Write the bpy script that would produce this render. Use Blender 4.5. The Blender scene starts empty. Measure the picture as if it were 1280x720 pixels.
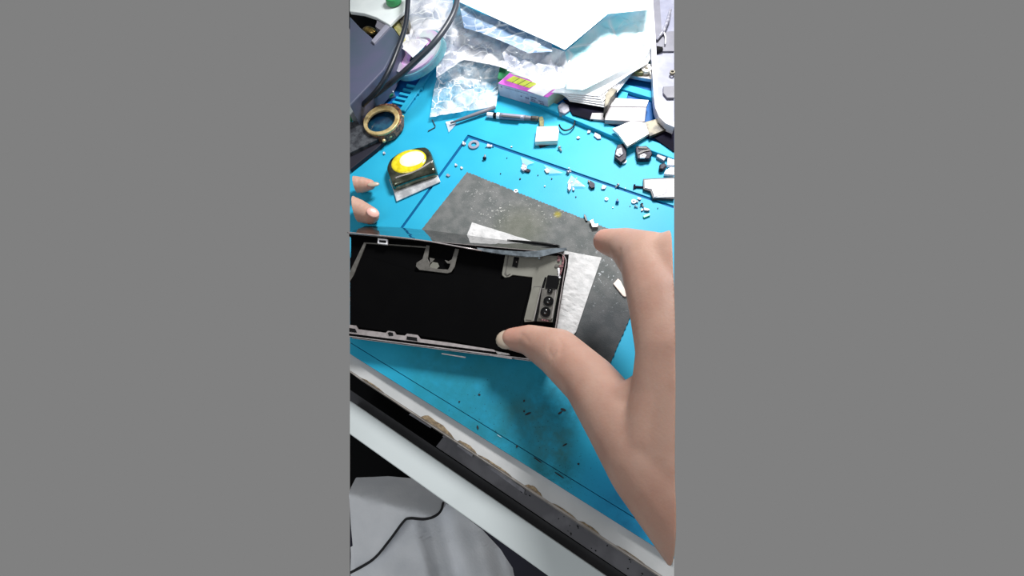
import bpy, bmesh, math, random
from mathutils import Vector, Matrix, noise
from math import sin, cos, pi, radians
random.seed(4)
C = bpy.context.scene.collection
SC = bpy.context.scene

# ------------------------------------------------------------------ camera
F, PITCH, ROLL, YAW, H = 600.0, radians(62), radians(-12), radians(41), 0.300
Rv, Uv, Fv = Vector((1,0,0)), Vector((0,sin(PITCH),cos(PITCH))), Vector((0,cos(PITCH),-sin(PITCH)))
RZ = Matrix.Rotation(YAW, 3, 'Z')
cr = RZ @ (cos(ROLL)*Rv + sin(ROLL)*Uv)
cu = RZ @ (-sin(ROLL)*Rv + cos(ROLL)*Uv)
cf = RZ @ Fv
CAM = Vector((0,0,H))
cam = bpy.data.cameras.new('camera'); cam.lens = 36*F/1280; cam.sensor_width = 36; cam.clip_start = .01; cam.clip_end = 20
co = bpy.data.objects.new('camera', cam); C.objects.link(co)
M = Matrix((cr, cu, -cf)).transposed().to_4x4(); M.translation = CAM
co.matrix_world = M; SC.camera = co

def ray(x, y): return cr*((x-640)/F) + cu*((360-y)/F) + cf
def P(x, y, z=0.0):
    d = ray(x, y); return CAM + d*((z-H)/d.z)
def rad(p, rpx): return rpx*(p-CAM).dot(cf)/F          # pixel radius -> metres at that depth
def PL(x, y, o, n):
    d = ray(x, y); return CAM + d*((o-CAM).dot(n)/d.dot(n))
mm = .001

# ------------------------------------------------------------------ materials
def lin(c):
    return tuple((v/255/12.92 if v/255 <= .04045 else ((v/255+.055)/1.055)**2.4) for v in c)
def mat(name, c, rough=.5, metal=0., c2=None, scale=60., lo=.4, hi=.6, bump=0., bscale=None, alpha=1., spec=.5, sss=0., detail=4., trans=0., coat=0.):
    m = bpy.data.materials.new(name); m.use_nodes = True
    nt = m.node_tree; b = nt.nodes['Principled BSDF']
    b.inputs['Roughness'].default_value = rough; b.inputs['Metallic'].default_value = metal
    b.inputs['Alpha'].default_value = alpha; b.inputs['Specular IOR Level'].default_value = spec
    b.inputs['Transmission Weight'].default_value = trans
    b.inputs['Coat Weight'].default_value = coat
    if sss:
        b.inputs['Subsurface Weight'].default_value = sss; b.inputs['Subsurface Radius'].default_value = (.004,.0015,.0008); b.inputs['Subsurface Scale'].default_value = 1
    c2 = c2 or tuple(v*.93 for v in c)
    tc = nt.nodes.new('ShaderNodeTexCoord')
    no = nt.nodes.new('ShaderNodeTexNoise'); no.inputs['Scale'].default_value = scale; no.inputs['Detail'].default_value = detail
    nt.links.new(tc.outputs['Object'], no.inputs['Vector'])
    rp = nt.nodes.new('ShaderNodeValToRGB')
    rp.color_ramp.elements[0].position = lo; rp.color_ramp.elements[1].position = hi
    rp.color_ramp.elements[0].color = (*lin(c), 1); rp.color_ramp.elements[1].color = (*lin(c2), 1)
    nt.links.new(no.outputs['Fac'], rp.inputs['Fac']); nt.links.new(rp.outputs['Color'], b.inputs['Base Color'])
    if bump:
        n2 = nt.nodes.new('ShaderNodeTexNoise'); n2.inputs['Scale'].default_value = bscale or scale*4; n2.inputs['Detail'].default_value = 5
        nt.links.new(tc.outputs['Object'], n2.inputs['Vector'])
        bp = nt.nodes.new('ShaderNodeBump'); bp.inputs['Strength'].default_value = bump; bp.inputs['Distance'].default_value = .001
        nt.links.new(n2.outputs['Fac'], bp.inputs['Height']); nt.links.new(bp.outputs['Normal'], b.inputs['Normal'])
    m['rampout'] = rp.name
    return m
def stains_and_shade(m, spots, nscale=150., thr=(.45,.6)):
    """local blotches, stains and painted shade: list of (world point, radius, colour, strength) broken up by noise"""
    nt = m.node_tree; b = nt.nodes['Principled BSDF']
    cur = b.inputs['Base Color'].links[0].from_socket
    ge = nt.nodes.new('ShaderNodeNewGeometry')
    no = nt.nodes.new('ShaderNodeTexNoise'); no.inputs['Scale'].default_value = nscale; no.inputs['Detail'].default_value = 6; no.inputs['Roughness'].default_value = .65
    nt.links.new(ge.outputs['Position'], no.inputs['Vector'])
    th = nt.nodes.new('ShaderNodeMapRange'); th.inputs['From Min'].default_value = thr[0]; th.inputs['From Max'].default_value = thr[1]
    nt.links.new(no.outputs['Fac'], th.inputs['Value'])
    for p, r, col, st in spots:
        di = nt.nodes.new('ShaderNodeVectorMath'); di.operation = 'DISTANCE'; di.inputs[1].default_value = p
        nt.links.new(ge.outputs['Position'], di.inputs[0])
        mr = nt.nodes.new('ShaderNodeMapRange'); mr.interpolation_type = 'SMOOTHSTEP'
        mr.inputs['From Min'].default_value = r; mr.inputs['From Max'].default_value = r*.2; mr.inputs['To Max'].default_value = abs(st)
        nt.links.new(di.outputs['Value'], mr.inputs['Value'])
        fac = mr.outputs['Result']
        if st > 0:
            mu = nt.nodes.new('ShaderNodeMath'); mu.operation = 'MULTIPLY'
            nt.links.new(fac, mu.inputs[0]); nt.links.new(th.outputs['Result'], mu.inputs[1]); fac = mu.outputs['Value']
        mx = nt.nodes.new('ShaderNodeMix'); mx.data_type = 'RGBA'; mx.inputs['B'].default_value = (*lin(col), 1)
        nt.links.new(fac, mx.inputs['Factor']); nt.links.new(cur, mx.inputs['A']); cur = mx.outputs['Result']
    nt.links.new(cur, b.inputs['Base Color'])

MT = {}
MT['blue'] = mat('blue_silicone', (40,166,202), .5, c2=(34,160,198), scale=25, bump=.05, bscale=900, spec=.25)
stains_and_shade(MT['blue'], [(P(600,500), .055, (30,128,135), .8), (P(650,545), .05, (34,105,100), .7), (P(560,450), .05, (34,132,140), .7), (P(700,500), .03, (20,60,60), .85),
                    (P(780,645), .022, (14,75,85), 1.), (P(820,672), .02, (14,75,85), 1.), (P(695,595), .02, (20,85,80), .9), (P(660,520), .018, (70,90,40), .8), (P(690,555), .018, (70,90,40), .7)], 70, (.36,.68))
MT['blue_dark'] = mat('blue_silicone_shaded', (4,84,150), .5, scale=30, spec=.2)  # mat blue darkened, shade painted into the tray floors
MT['groove'] = mat('groove_shade_blue', (6,88,140), .6, scale=30, spec=.1)  # mat blue darkened, shade painted into the grooves
MT['bench'] = mat('white_laminate', (200,202,203), .45, c2=(188,191,192), scale=40, bump=.03)
MT['edgeband'] = mat('edge_band', (170,165,160), .4, c2=(140,134,128), scale=80)
MT['chip'] = mat('bare_fibreboard', (150,132,105), .9, c2=(112,98,80), scale=500, bump=.6, bscale=900)
MT['metal_face'] = mat('grey_painted_steel', (112,112,118), .5, c2=(92,92,98), scale=60, metal=.1)
MT['dark_strip'] = mat('dark_plastic_strip', (66,67,72), .5, c2=(52,53,58), scale=30)
MT['black'] = mat('black_void', (6,7,9), .7, spec=.1)
MT['rail'] = mat('white_board', (210,219,221), .5, c2=(203,212,214), scale=18)
MT['floor'] = mat('dark_navy_floor', (44,45,62), .8, c2=(36,37,50), scale=6)
MT['pad'] = mat('grey_rubber_pad', (108,110,110), .75, c2=(92,96,96), scale=120, bump=.35, bscale=1400, spec=.2)
MT['white'] = mat('white_paper', (245,245,248), .7, c2=(238,238,242), scale=40)
MT['tissue'] = mat('white_tissue', (206,206,207), .9, c2=(190,191,192), scale=200, bump=.4, bscale=500)
MT['bright'] = mat('bright_white_paper', (255,255,255), .6, c2=(254,254,254))
MT['silver'] = mat('silver_metal', (205,200,198), .3, metal=.75, c2=(185,180,178), scale=200)
MT['rim_silver'] = mat('brushed_frame_metal', (190,182,182), .35, metal=.6, c2=(172,164,164), scale=300)
MT['phone_black'] = mat('matte_black_sheet', (9,9,10), .9, c2=(8,8,9), spec=.04)
MT['gloss_black'] = mat('gloss_black', (8,8,10), .3, spec=.25)
MT['bracket'] = mat('grey_green_bracket', (128,128,120), .5, metal=.1, c2=(118,118,110), scale=90)
MT['bracket_dim'] = mat('dull_grey_bracket', (104,102,98), .5, metal=.2, c2=(90,88,84), scale=300)
MT['lens'] = mat('lens_glass', (8,8,10), .05, spec=.8)
MT['glass'] = mat('mirror_black_glass', (22,24,26), .04, spec=1., coat=1.)
MT['adhesive'] = mat('grey_blue_adhesive', (112,122,130), .3, c2=(78,86,92), scale=220)
MT['shade'] = mat('shaded_white_metal', (158,153,157), .45, c2=(142,138,143), scale=60)  # white plate metal with shade put into its tone
MT['copper'] = mat('pinkish_solder', (150,110,112), .5, metal=.3, c2=(60,30,40), scale=900)
MT['slate'] = mat('slate_grey_plastic', (70,84,100), .45, c2=(80,84,108), scale=25)
MT['pale'] = mat('pale_grey_plastic', (232,240,240), .4, c2=(220,229,230), scale=40)
MT['grey'] = mat('mid_grey_plastic', (116,116,126), .5, c2=(104,104,114), scale=60)
MT['lilac'] = mat('lilac_grey_metal', (148,150,166), .4, c2=(132,134,152), scale=60, metal=.1)
MT['brass'] = mat('brass', (190,165,95), .25, metal=.9, c2=(120,95,50), scale=250)
MT['gold'] = mat('brushed_gold', (222,202,150), .35, metal=.45, c2=(190,165,110), scale=220)
MT['bronze'] = mat('worn_bronze', (150,105,80), .5, metal=.3, c2=(70,50,45), scale=500)
MT['cable'] = mat('grey_black_rubber', (52,58,68), .4, c2=(44,50,60), scale=100)
MT['cable2'] = mat('black_rubber', (20,28,40), .4, scale=100)
MT['green'] = mat('green_board', (28,120,72), .45, c2=(20,96,60), scale=120)
MT['greencap'] = mat('green_cap', (60,160,95), .4, scale=50)
MT['yellowflex'] = mat('olive_yellow_flex', (190,185,110), .4, c2=(225,220,170), scale=150)
MT['strap'] = mat('dark_woven_strap', (70,74,80), .7, c2=(30,34,42), scale=160, bump=.5, bscale=700)
MT['strap_dark'] = mat('black_strap_side', (18,18,36), .7, scale=150)
MT['watchglass'] = mat('dark_teal_glass', (28,78,102), .15, c2=(14,44,70), scale=90, lo=.4, hi=.6)
MT['chrome'] = mat('dark_chrome', (150,155,138), .12, metal=.95, c2=(96,102,88), scale=110)
MT['plate'] = mat('bright_sheet_metal', (222,224,228), .38, metal=.35, c2=(170,173,178), scale=120)
MT['yellow'] = mat('clear_yellow_gel', (238,222,40), .15, c2=(214,196,20), scale=250, coat=.6)
MT['glare_white'] = mat('painted_glare', (255,253,228), .25, c2=(255,249,200), scale=120, coat=.5)  # white tone for the glare painted on the yellow dome
MT['magenta'] = mat('magenta_print', (205,95,205), .5, c2=(196,86,196))
MT['lime'] = mat('lime_print', (205,220,80), .5, c2=(190,205,70), scale=300)
MT['lav'] = mat('lavender_carton', (205,212,232), .55, c2=(168,176,200), scale=60)
MT['palegreen'] = mat('pale_green_carton', (205,222,205), .55, c2=(190,214,190), scale=120)
MT['print'] = mat('grey_print', (112,118,150), .6)
MT['darkpart'] = mat('dark_purple_grey_component', (50,47,62), .5, c2=(18,16,26), scale=500, metal=.1, spec=.2)
MT['lightpart'] = mat('light_grey_component', (150,150,162), .4, c2=(112,112,126), scale=300)
MT['whitepart'] = mat('white_component', (246,246,250), .4, c2=(230,230,238), scale=300)
MT['olive'] = mat('olive_component', (128,124,70), .5, c2=(96,92,60), scale=300)
MT['navyblack'] = mat('black_navy_matte', (17,15,32), .8, c2=(12,11,24), scale=80, spec=.08)  # battery flex, and the shade put in under the papers
MT['beige'] = mat('stained_white_metal', (236,234,228), .35, metal=.25, c2=(226,220,208), scale=90)
MT['soot'] = mat('sooty_metal', (128,122,106), .5, metal=.2, c2=(60,57,54), scale=120)
MT['cream'] = mat('pinkish_cream_plastic', (232,214,204), .5)
def film(name, c, c2, lo, hi, scale, rough=.15):
    """crinkled plastic film: thin clear areas, cloudy patches and sharp white crease lines"""
    m = mat(name, c, rough, c2=c2, scale=scale, lo=.40, hi=.66, coat=.5, detail=2, bump=.6, bscale=scale*2); nt = m.node_tree; b = nt.nodes['Principled BSDF']
    N_ = nt.nodes.new; lk = nt.links.new
    tc = N_('ShaderNodeTexCoord'); wn = N_('ShaderNodeTexNoise'); wn.inputs['Scale'].default_value = scale*.7; wn.inputs['Detail'].default_value = 2
    lk(tc.outputs['Object'], wn.inputs['Vector'])
    sc = N_('ShaderNodeVectorMath'); sc.operation = 'SCALE'; sc.inputs['Scale'].default_value = .022; lk(wn.outputs['Color'], sc.inputs[0])
    ad = N_('ShaderNodeVectorMath'); ad.operation = 'ADD'; lk(tc.outputs['Object'], ad.inputs[0]); lk(sc.outputs['Vector'], ad.inputs[1])
    fac = None
    for k, (vs, wd, amt) in enumerate(((scale*.8, .055, 1.), (scale*2.0, .06, .35))):
        vo = N_('ShaderNodeTexVoronoi'); vo.feature = 'DISTANCE_TO_EDGE'; vo.inputs['Scale'].default_value = vs; lk(ad.outputs['Vector'], vo.inputs['Vector'])
        mr = N_('ShaderNodeMapRange'); mr.inputs['From Min'].default_value = wd; mr.inputs['From Max'].default_value = 0; mr.inputs['To Max'].default_value = amt; lk(vo.outputs['Distance'], mr.inputs['Value'])
        if fac is None: fac = mr.outputs['Result']
        else:
            mx = N_('ShaderNodeMath'); mx.operation = 'MAXIMUM'; lk(fac, mx.inputs[0]); lk(mr.outputs['Result'], mx.inputs[1]); fac = mx.outputs['Value']
    pn = N_('ShaderNodeTexNoise'); pn.inputs['Scale'].default_value = scale*.55; pn.inputs['Detail'].default_value = 3; lk(ad.outputs['Vector'], pn.inputs['Vector'])
    pr = N_('ShaderNodeMapRange'); pr.inputs['From Min'].default_value = .38; pr.inputs['From Max'].default_value = .66; pr.inputs['To Min'].default_value = lo; pr.inputs['To Max'].default_value = hi; lk(pn.outputs['Fac'], pr.inputs['Value'])
    am = N_('ShaderNodeMath'); am.operation = 'MAXIMUM'; lk(pr.outputs['Result'], am.inputs[0])
    hf = N_('ShaderNodeMath'); hf.operation = 'MULTIPLY'; hf.inputs[1].default_value = .95; lk(fac, hf.inputs[0]); lk(hf.outputs['Value'], am.inputs[1]); lk(am.outputs['Value'], b.inputs['Alpha'])
    cm_ = N_('ShaderNodeMix'); cm_.data_type = 'RGBA'; cm_.inputs['B'].default_value = (.93,.95,.97,1)
    lk(fac, cm_.inputs['Factor']); lk(b.inputs['Base Color'].links[0].from_socket, cm_.inputs['A']); lk(cm_.outputs['Result'], b.inputs['Base Color'])
    return m
MT['bag'] = film('clear_crinkled_film', (170,196,214), (252,254,255), .25, .85, 75)
MT['bag_thin'] = mat('thin_clear_film', (225,245,250), .2, alpha=.32)
MT['bag_white'] = film('milky_crinkled_film', (186,190,206), (246,246,250), .5, .95, 55)
MT['bag_steel'] = film('steel_blue_film', (104,132,168), (160,180,204), .85, .97, 40)
MT['bag_cyan'] = film('cyan_tinted_film', (176,240,248), (255,255,255), .75, .96, 28)
MT['tape'] = mat('clear_tape_roll', (214,226,232), .2, c2=(224,190,232), scale=55, alpha=.72, coat=.4)
MT['tapepink'] = mat('pink_core', (238,165,240), .35, c2=(230,200,240), scale=120)
MT['tapeteal'] = mat('teal_film', (120,196,210), .2, alpha=.6)
MT['skin'] = mat('skin', (191,156,140), .5, c2=(180,140,124), scale=45, bump=.12, bscale=700, sss=.25, spec=.3, lo=.35, hi=.65)
MT['nail'] = mat('fingernail', (172,162,144), .35, c2=(182,164,148), scale=120, spec=.5)
MT['nailpink'] = mat('pink_fingernail', (228,184,172), .3, c2=(220,170,160), scale=120)
MT['cloth'] = mat('pale_grey_cloth', (238,241,246), .9, c2=(226,230,236), scale=30, bump=.2, bscale=600)
MT['cloth2'] = mat('grey_cloth', (150,150,152), .9, c2=(138,136,140), scale=30, bump=.2, bscale=600)
MT['seam'] = mat('dark_piping', (40,40,44), .9)
MT['tapewhite'] = mat('dull_white_tape', (150,150,158), .6, c2=(120,120,128), scale=150)
MT['bit'] = mat('mixed_pale_fragment', (222,222,230), .4, c2=(112,110,126), scale=520, lo=.45, hi=.56)
MT['greenbit'] = mat('bright_green_chip', (60,200,140), .4)
MT['mirrorwhite'] = mat('pearl_plastic_rim', (228,228,238), .3, c2=(214,214,226), scale=60)
MT['bluescreen'] = mat('dark_blue_component', (10,80,140), .4)

stains_and_shade(MT['blue'], [(P(610,500), .085, (24,122,148), -.6), (P(790,640), .05, (22,130,184), -.6), (P(600,520), .05, (14,70,84), .9), (P(690,570), .05, (14,70,84), .9)], 620, (.62,.67))  # broad smooth tints darken the near mat; the rest are noise-broken flecks

# ------------------------------------------------------------------ mesh helpers
def link(o):
    C.objects.link(o); return o
def tag(o, label=None, cat=None, group=None, kind=None):
    for k, v in (('label',label),('category',cat),('group',group),('kind',kind)):
        if v: o[k] = v
    return o
def thing(name, label, cat, loc, group=None):
    o = link(bpy.data.objects.new(name, None)); o.empty_display_size = .005
    o.location = loc; return tag(o, label, cat, group)
def wloc(o):
    v = Vector((0,0,0))
    while o is not None: v += Vector(o.location); o = o.parent
    return v
def obj(name, bm, m, parent=None, smooth=False):
    bmesh.ops.recalc_face_normals(bm, faces=bm.faces[:])
    vs = [v.co for v in bm.verts]
    if parent is not None: o0 = wloc(parent); loc = Vector((0,0,0))
    else:
        lo = Vector((min(v[i] for v in vs) for i in range(3))); hi = Vector((max(v[i] for v in vs) for i in range(3)))
        o0 = Vector(((lo.x+hi.x)/2, (lo.y+hi.y)/2, lo.z)); loc = o0
    for v in bm.verts: v.co -= o0
    me = bpy.data.meshes.new(name); bm.to_mesh(me); bm.free()
    for p in me.polygons: p.use_smooth = smooth
    me.materials.append(m)
    o = link(bpy.data.objects.new(name, me)); o.location = loc
    if parent is not None: o.parent = parent
    return o
def px(pts, z=0.): return [P(x, y, z) for x, y in pts]
def add_prism(bm, pts, vec, hole=None):
    """pts: world loop; extruded by vec (both caps)"""
    a = [bm.verts.new(p) for p in pts]; b = [bm.verts.new(p+vec) for p in pts]
    n = len(pts)
    for i in range(n): bm.faces.new((a[i], a[(i+1)%n], b[(i+1)%n], b[i]))
    if hole is None:
        bm.faces.new(a); bm.faces.new(b)
    else:
        c = [bm.verts.new(p) for p in hole]; d = [bm.verts.new(p+vec) for p in hole]; k = len(hole)
        for i in range(k): bm.faces.new((c[i], c[(i+1)%k], d[(i+1)%k], d[i]))
        for A, B in ((a,c),(b,d)):
            es = [bm.edges.get((L[i], L[(i+1)%len(L)])) for L in (A,B) for i in range(len(L))]
            bmesh.ops.triangle_fill(bm, use_beauty=True, edges=es)
    return bm
def prism(pts, z0, z1, bev=0., hole=None, segs=2):
    """pixel outline of the TOP face at height z1, extruded down to z0"""
    bm = bmesh.new()
    add_prism(bm, px(pts, z1), Vector((0,0,z0-z1)), px(hole, z1) if hole else None)
    if bev: bevel(bm, bev, segs)
    return bm
def bevel(bm, w, segs=2):
    bmesh.ops.recalc_face_normals(bm, faces=bm.faces[:])
    es = [e for e in bm.edges if len(e.link_faces) == 2 and e.calc_face_angle(0) > .5]
    bmesh.ops.bevel(bm, geom=es, offset=w, segments=segs, profile=.5, affect='EDGES', clamp_overlap=True)
def rounded(pts, r, n=5):
    """round the corners of a 2-D pixel loop"""
    out = []
    k = len(pts)
    for i in range(k):
        p0, p1, p2 = (Vector(pts[j%k]) for j in (i-1, i, i+1))
        a, b = (p0-p1), (p2-p1); rr = min(r, a.length*.45, b.length*.45)
        A, B = p1+a.normalized()*rr, p1+b.normalized()*rr
        for t in range(n+1):
            t /= n; out.append(tuple(A*(1-t)**2 + p1*2*t*(1-t) + B*t*t))
    return out
def ell(cx, cy, a, b, ang=0, n=32):
    c, s = cos(radians(ang)), sin(radians(ang))
    return [(cx+a*cos(t)*c-b*sin(t)*s, cy+a*cos(t)*s+b*sin(t)*c) for t in (2*pi*i/n for i in range(n))]
def spline(pts, n=8):
    pts = [Vector(p) for p in pts]; out = []
    q = [2*pts[0]-pts[1]] + pts + [2*pts[-1]-pts[-2]]
    for i in range(1, len(q)-2):
        p0,p1,p2,p3 = q[i-1:i+3]
        for k in range(n):
            t = k/n
            out.append(.5*((2*p1)+(p2-p0)*t+(2*p0-5*p1+4*p2-p3)*t*t+(3*p1-p0-3*p2+p3)*t**3))
    out.append(pts[-1]); return out
def tube(pts, r, segs=10, bm=None, smooth_n=0):
    bm = bm or bmesh.new()
    if smooth_n: pts = spline(pts, smooth_n)
    pts = [Vector(p) for p in pts]; rings = []
    for i, p in enumerate(pts):
        d = (pts[min(i+1,len(pts)-1)]-pts[max(i-1,0)]).normalized()
        a = d.cross(Vector((0,0,1))); a = a.normalized() if a.length > 1e-6 else Vector((1,0,0)); b = d.cross(a)
        rr = r[i] if isinstance(r, (list,tuple)) else r
        rings.append([bm.verts.new(p+a*cos(2*pi*k/segs)*rr+b*sin(2*pi*k/segs)*rr) for k in range(segs)])
    for u, v in zip(rings, rings[1:]):
        for k in range(segs): bm.faces.new((u[k], u[(k+1)%segs], v[(k+1)%segs], v[k]))
    bm.faces.new(rings[0]); bm.faces.new(rings[-1]); return bm
def ball(bm, c, r, sx=1, sy=1, sz=1, mtx=None, u=16, v=10):
    m_ = Matrix.Translation(c) @ (mtx or Matrix()) @ Matrix.Diagonal((r*sx, r*sy, r*sz, 1))
    bmesh.ops.create_uvsphere(bm, u_segments=u, v_segments=v, radius=1, matrix=m_); return bm
def ring(c, ro, ri, h, n=28, ax=None):
    bm = bmesh.new(); R = ax or Matrix()
    prof = [(ri,0),(ro,0),(ro,h),(ri,h)]; rows = []
    for i in range(n):
        t = 2*pi*i/n; rows.append([bm.verts.new(c + R.to_3x3() @ Vector((r*cos(t), r*sin(t), z))) for r, z in prof])
    for i in range(n):
        a, b = rows[i], rows[(i+1)%n]
        for k in range(4): bm.faces.new((a[k], b[k], b[(k+1)%4], a[(k+1)%4]))
    return bm
def refine(bm, maxlen, it=9):
    bmesh.ops.triangulate(bm, faces=bm.faces[:])
    for _ in range(it):
        es = [e for e in bm.edges if e.calc_length() > maxlen]
        if not es: break
        bmesh.ops.subdivide_edges(bm, edges=es, cuts=1, use_grid_fill=False)
        bmesh.ops.triangulate(bm, faces=[f for f in bm.faces if len(f.verts) > 3])
    return bm
def crumple(pts, z, amp, freq, maxlen=.003, seed=0.):
    """crinkled film: an outline in a horizontal plane, refined, dented into facets, calm towards its edge"""
    bm = bmesh.new(); w = px(pts, z)
    bm.faces.new([bm.verts.new(p) for p in w]); refine(bm, maxlen)
    rim = [v.co.copy() for v in bm.verts if v.is_boundary]
    for v in bm.verts:
        e = min(1., min((v.co-q).length for q in rim)/.006)
        q = Vector((v.co.x*freq+seed, v.co.y*freq-seed*1.7, seed))
        d, _ = noise.voronoi(q)
        h = (d[1]-d[0])*.9 - .5 + .5*noise.noise(q*.6)
        v.co.z += amp*h*(.25+.75*e)
    return bm
# The modelled stretch of the bench: nothing is built beyond what the photograph shows; long things end in straight
# upright section cuts at its two ends, taken at the height z of the layer they belong to.
def trim(bm, z=0., left=True, right=True, cap=True):
    for on, x, sgn in ((left, 437.4, 1), (right, 842.6, -1)):
        if not on: continue
        a, b = P(x, -40, z), P(x, 760, z); d = (b-a); n = Vector((d.y, -d.x, 0)).normalized()
        c = P(640, 360, z)
        if (c-a).dot(n) < 0: n = -n
        g = bm.verts[:]+bm.edges[:]+bm.faces[:]
        r = bmesh.ops.bisect_plane(bm, geom=g, dist=1e-7, plane_co=a, plane_no=n, clear_inner=True)
        if cap:
            es = [e for e in r['geom_cut'] if isinstance(e, bmesh.types.BMEdge) and e.is_valid and len(e.link_faces) == 1]
            if es: bmesh.ops.holes_fill(bm, edges=es, sides=0)
    return bm
def one(name, bm, m, label, cat, group=None, smooth=False, kind=None):
    return tag(obj(name, bm, m, None, smooth), label, cat, group, kind)

# ------------------------------------------------------------------ world and light
w = bpy.data.worlds.new('World'); SC.world = w; w.use_nodes = True
w.node_tree.nodes['Background'].inputs[0].default_value = (.2159,.2159,.2159,1)
SC.view_settings.view_transform = 'Standard'
def area(name, loc, tgt, size, power, col=(1,1,1)):
    l = bpy.data.lights.new(name, 'AREA'); l.size = size; l.energy = power; l.color = col
    o = link(bpy.data.objects.new(name, l)); o.location = loc
    o.rotation_euler = (Vector(tgt)-Vector(loc)).to_track_quat('-Z','Y').to_euler(); return o
sl = bpy.data.lights.new('bench_lamp', 'SPOT'); sl.energy = 18.5; sl.color = (1,.985,.97); sl.spot_size = radians(90); sl.spot_blend = 1.; sl.shadow_soft_size = .07
so = link(bpy.data.objects.new('bench_lamp', sl)); so.location = (-.15,.49,.37); so.rotation_euler = (Vector((-.118,.295,0))-so.location).to_track_quat('-Z','Y').to_euler()
area('fill_light', (-.15, -.75, 1.3), (-.05,.0,0), .8, 5.4, (.95,.98,1))  # added fill from overhead behind the viewpoint, no real fixture

# ------------------------------------------------------------------ workbench (setting)
Z_B = -.003
bench = thing('workbench', 'white laminate workbench with a chipped front edge above a white lower board', 'workbench', P(640,600,-.03))
Lb = lambda x: 462.9+.6575*(x-437.4)          # front edge of the top, pixels at Z_B
bm = prism([(400,Lb(400)),(900,Lb(900)),(1000,-250),(200,-250)], -.022, Z_B); obj('bench_top', trim(bm, Z_B), MT['bench'], bench)
bm = prism([(400,Lb(400)),(900,Lb(900)),(900,Lb(900)+3.2),(400,Lb(400)+2.2)], -.022, Z_B-.0002); obj('edge_strip', trim(bm, Z_B), MT['edgeband'], bench)
for k, (a, b, hgt) in enumerate(((526,568,9),(572,596,5),(598,640,2.2),(656,678,6),(690,720,2),(724,750,3),(452,480,1.8),(770,806,1.6))):
    n = 9; pts = [(b-(b-a)*i/n, Lb(b-(b-a)*i/n)-hgt*sin(pi*i/n)**.7*(.75+.5*random.random())) for i in range(1,n)]
    pts = [(a,Lb(a))] + [(b,Lb(b))] + pts
    bm = prism(pts, Z_B-.001, Z_B+.0003); obj('chipped_patch', bm, MT['chip'], bench)
# ledge of grey steel under the edge, black gap painted in for shade on the left, dark strip, white lower board
def seg(x0, x1, f0, f1, z0, z1): return prism([(x0,f0(x0)),(x1,f0(x1)),(x1,f1(x1)),(x0,f1(x0))], z0, z1)
Lk = lambda x: 568.8+.6745*(x-559.6)
Lr = lambda x: 500.7+.6832*(x-437.4)
Lw = lambda x: 542.8+.7145*(x-437.4)
bm = prism([(566,Lb(566)-16),(900,Lb(900)-20),(900,Lk(900)-.5),(610,Lk(610)-.8),(545,Lk(545)-.8)], -.034, -.027)
obj('steel_ledge', trim(bm, -.027), MT['metal_face'], bench)
for k in range(26):
    t = random.random(); x = 640+195*t**.7; y = Lb(x)+6+(Lk(x)-Lb(x)-10)*random.random()
    obj('rust_speck', prism(ell(x, y, random.uniform(.6,1.6), random.uniform(.5,1.), 34, 8), -.0271, -.0267), MT['black'], bench)
bm = seg(380, 900, lambda x: Lk(x)+.8, lambda x: Lr(x)+6, -.045, -.031); obj('dark_strip', trim(bm, -.031), MT['dark_strip'], bench)
bm = seg(380, 900, lambda x: Lb(x)-60, lambda x: Lr(x)+14, -.07, -.060); obj('shaded_recess', trim(bm, -.060), MT['black'], bench)  # black floor stands in for the shaded left end of the ledge
bm = seg(380, 900, Lr, Lw, -.036, -.018); bevel(bm, .0006); obj('lower_board', trim(bm, -.018), MT['rail'], bench)
for pts in ([(511,518),(514,516.5),(540,532),(538,535)], [(571,557),(574,555),(592,567),(590,571)], [(608,583),(612,581),(656,612),(655,617)], [(553,545),(556,544),(558,546.5),(555,547.5)]):
    obj('tape_scrap', prism(pts, -.027, -.0255), MT['tapewhite'], bench)
obj('dark_filler', trim(prism([(380,480),(505,560),(540,640),(380,640)], -.165, -.16), -.16, right=False), MT['black'], bench)  # added black panel, standing in for the dark void below the board
tag(obj('floor', trim(prism([(300,380),(1000,380),(1000,820),(300,820)], -.72, -.70), -.70), MT['floor']), kind='structure')

# ------------------------------------------------------------------ blue repair mat
matT = thing('repair_mat', 'bright blue silicone repair mat with grooves and raised tray rims, on the white bench', 'work mat', P(640,300,Z_B))
Lm = lambda x: 442+.633*(x-437.4)
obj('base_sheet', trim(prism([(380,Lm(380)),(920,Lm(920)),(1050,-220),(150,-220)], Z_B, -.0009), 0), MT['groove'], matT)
gf = lambda x: 170+.3460*(x-586)
gl = lambda y: 586-.728*(y-170)
gn = lambda x: 429+.6165*(x-437.4)
g = 1.5
bm = prism([(gl(170+g*1.6)+g, gf(586)+g*1.6), (900, gf(900)+g*1.2), (940, gn(940)-g), (350, gn(350)-g), (gl(470)+g,470)], -.0012, 0); obj('work_panel', trim(bm, 0), MT['blue'], matT)
bm = prism([(gl(170)-g, gf(586)-g), (586, gf(586)-g), (900, gf(900)-g*1.2), (1050,-220), (150,-220), (300,560), (gl(480)-g,480)], -.0012, 0); obj('outer_panel', trim(bm, 0), MT['blue'], matT)
bm = prism([(350, gn(350)-.5), (940, gn(940)-.4), (920, Lm(920)), (380, Lm(380))], -.0012, 0, ); obj('front_border', trim(bm, 0), MT['blue'], matT)
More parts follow.
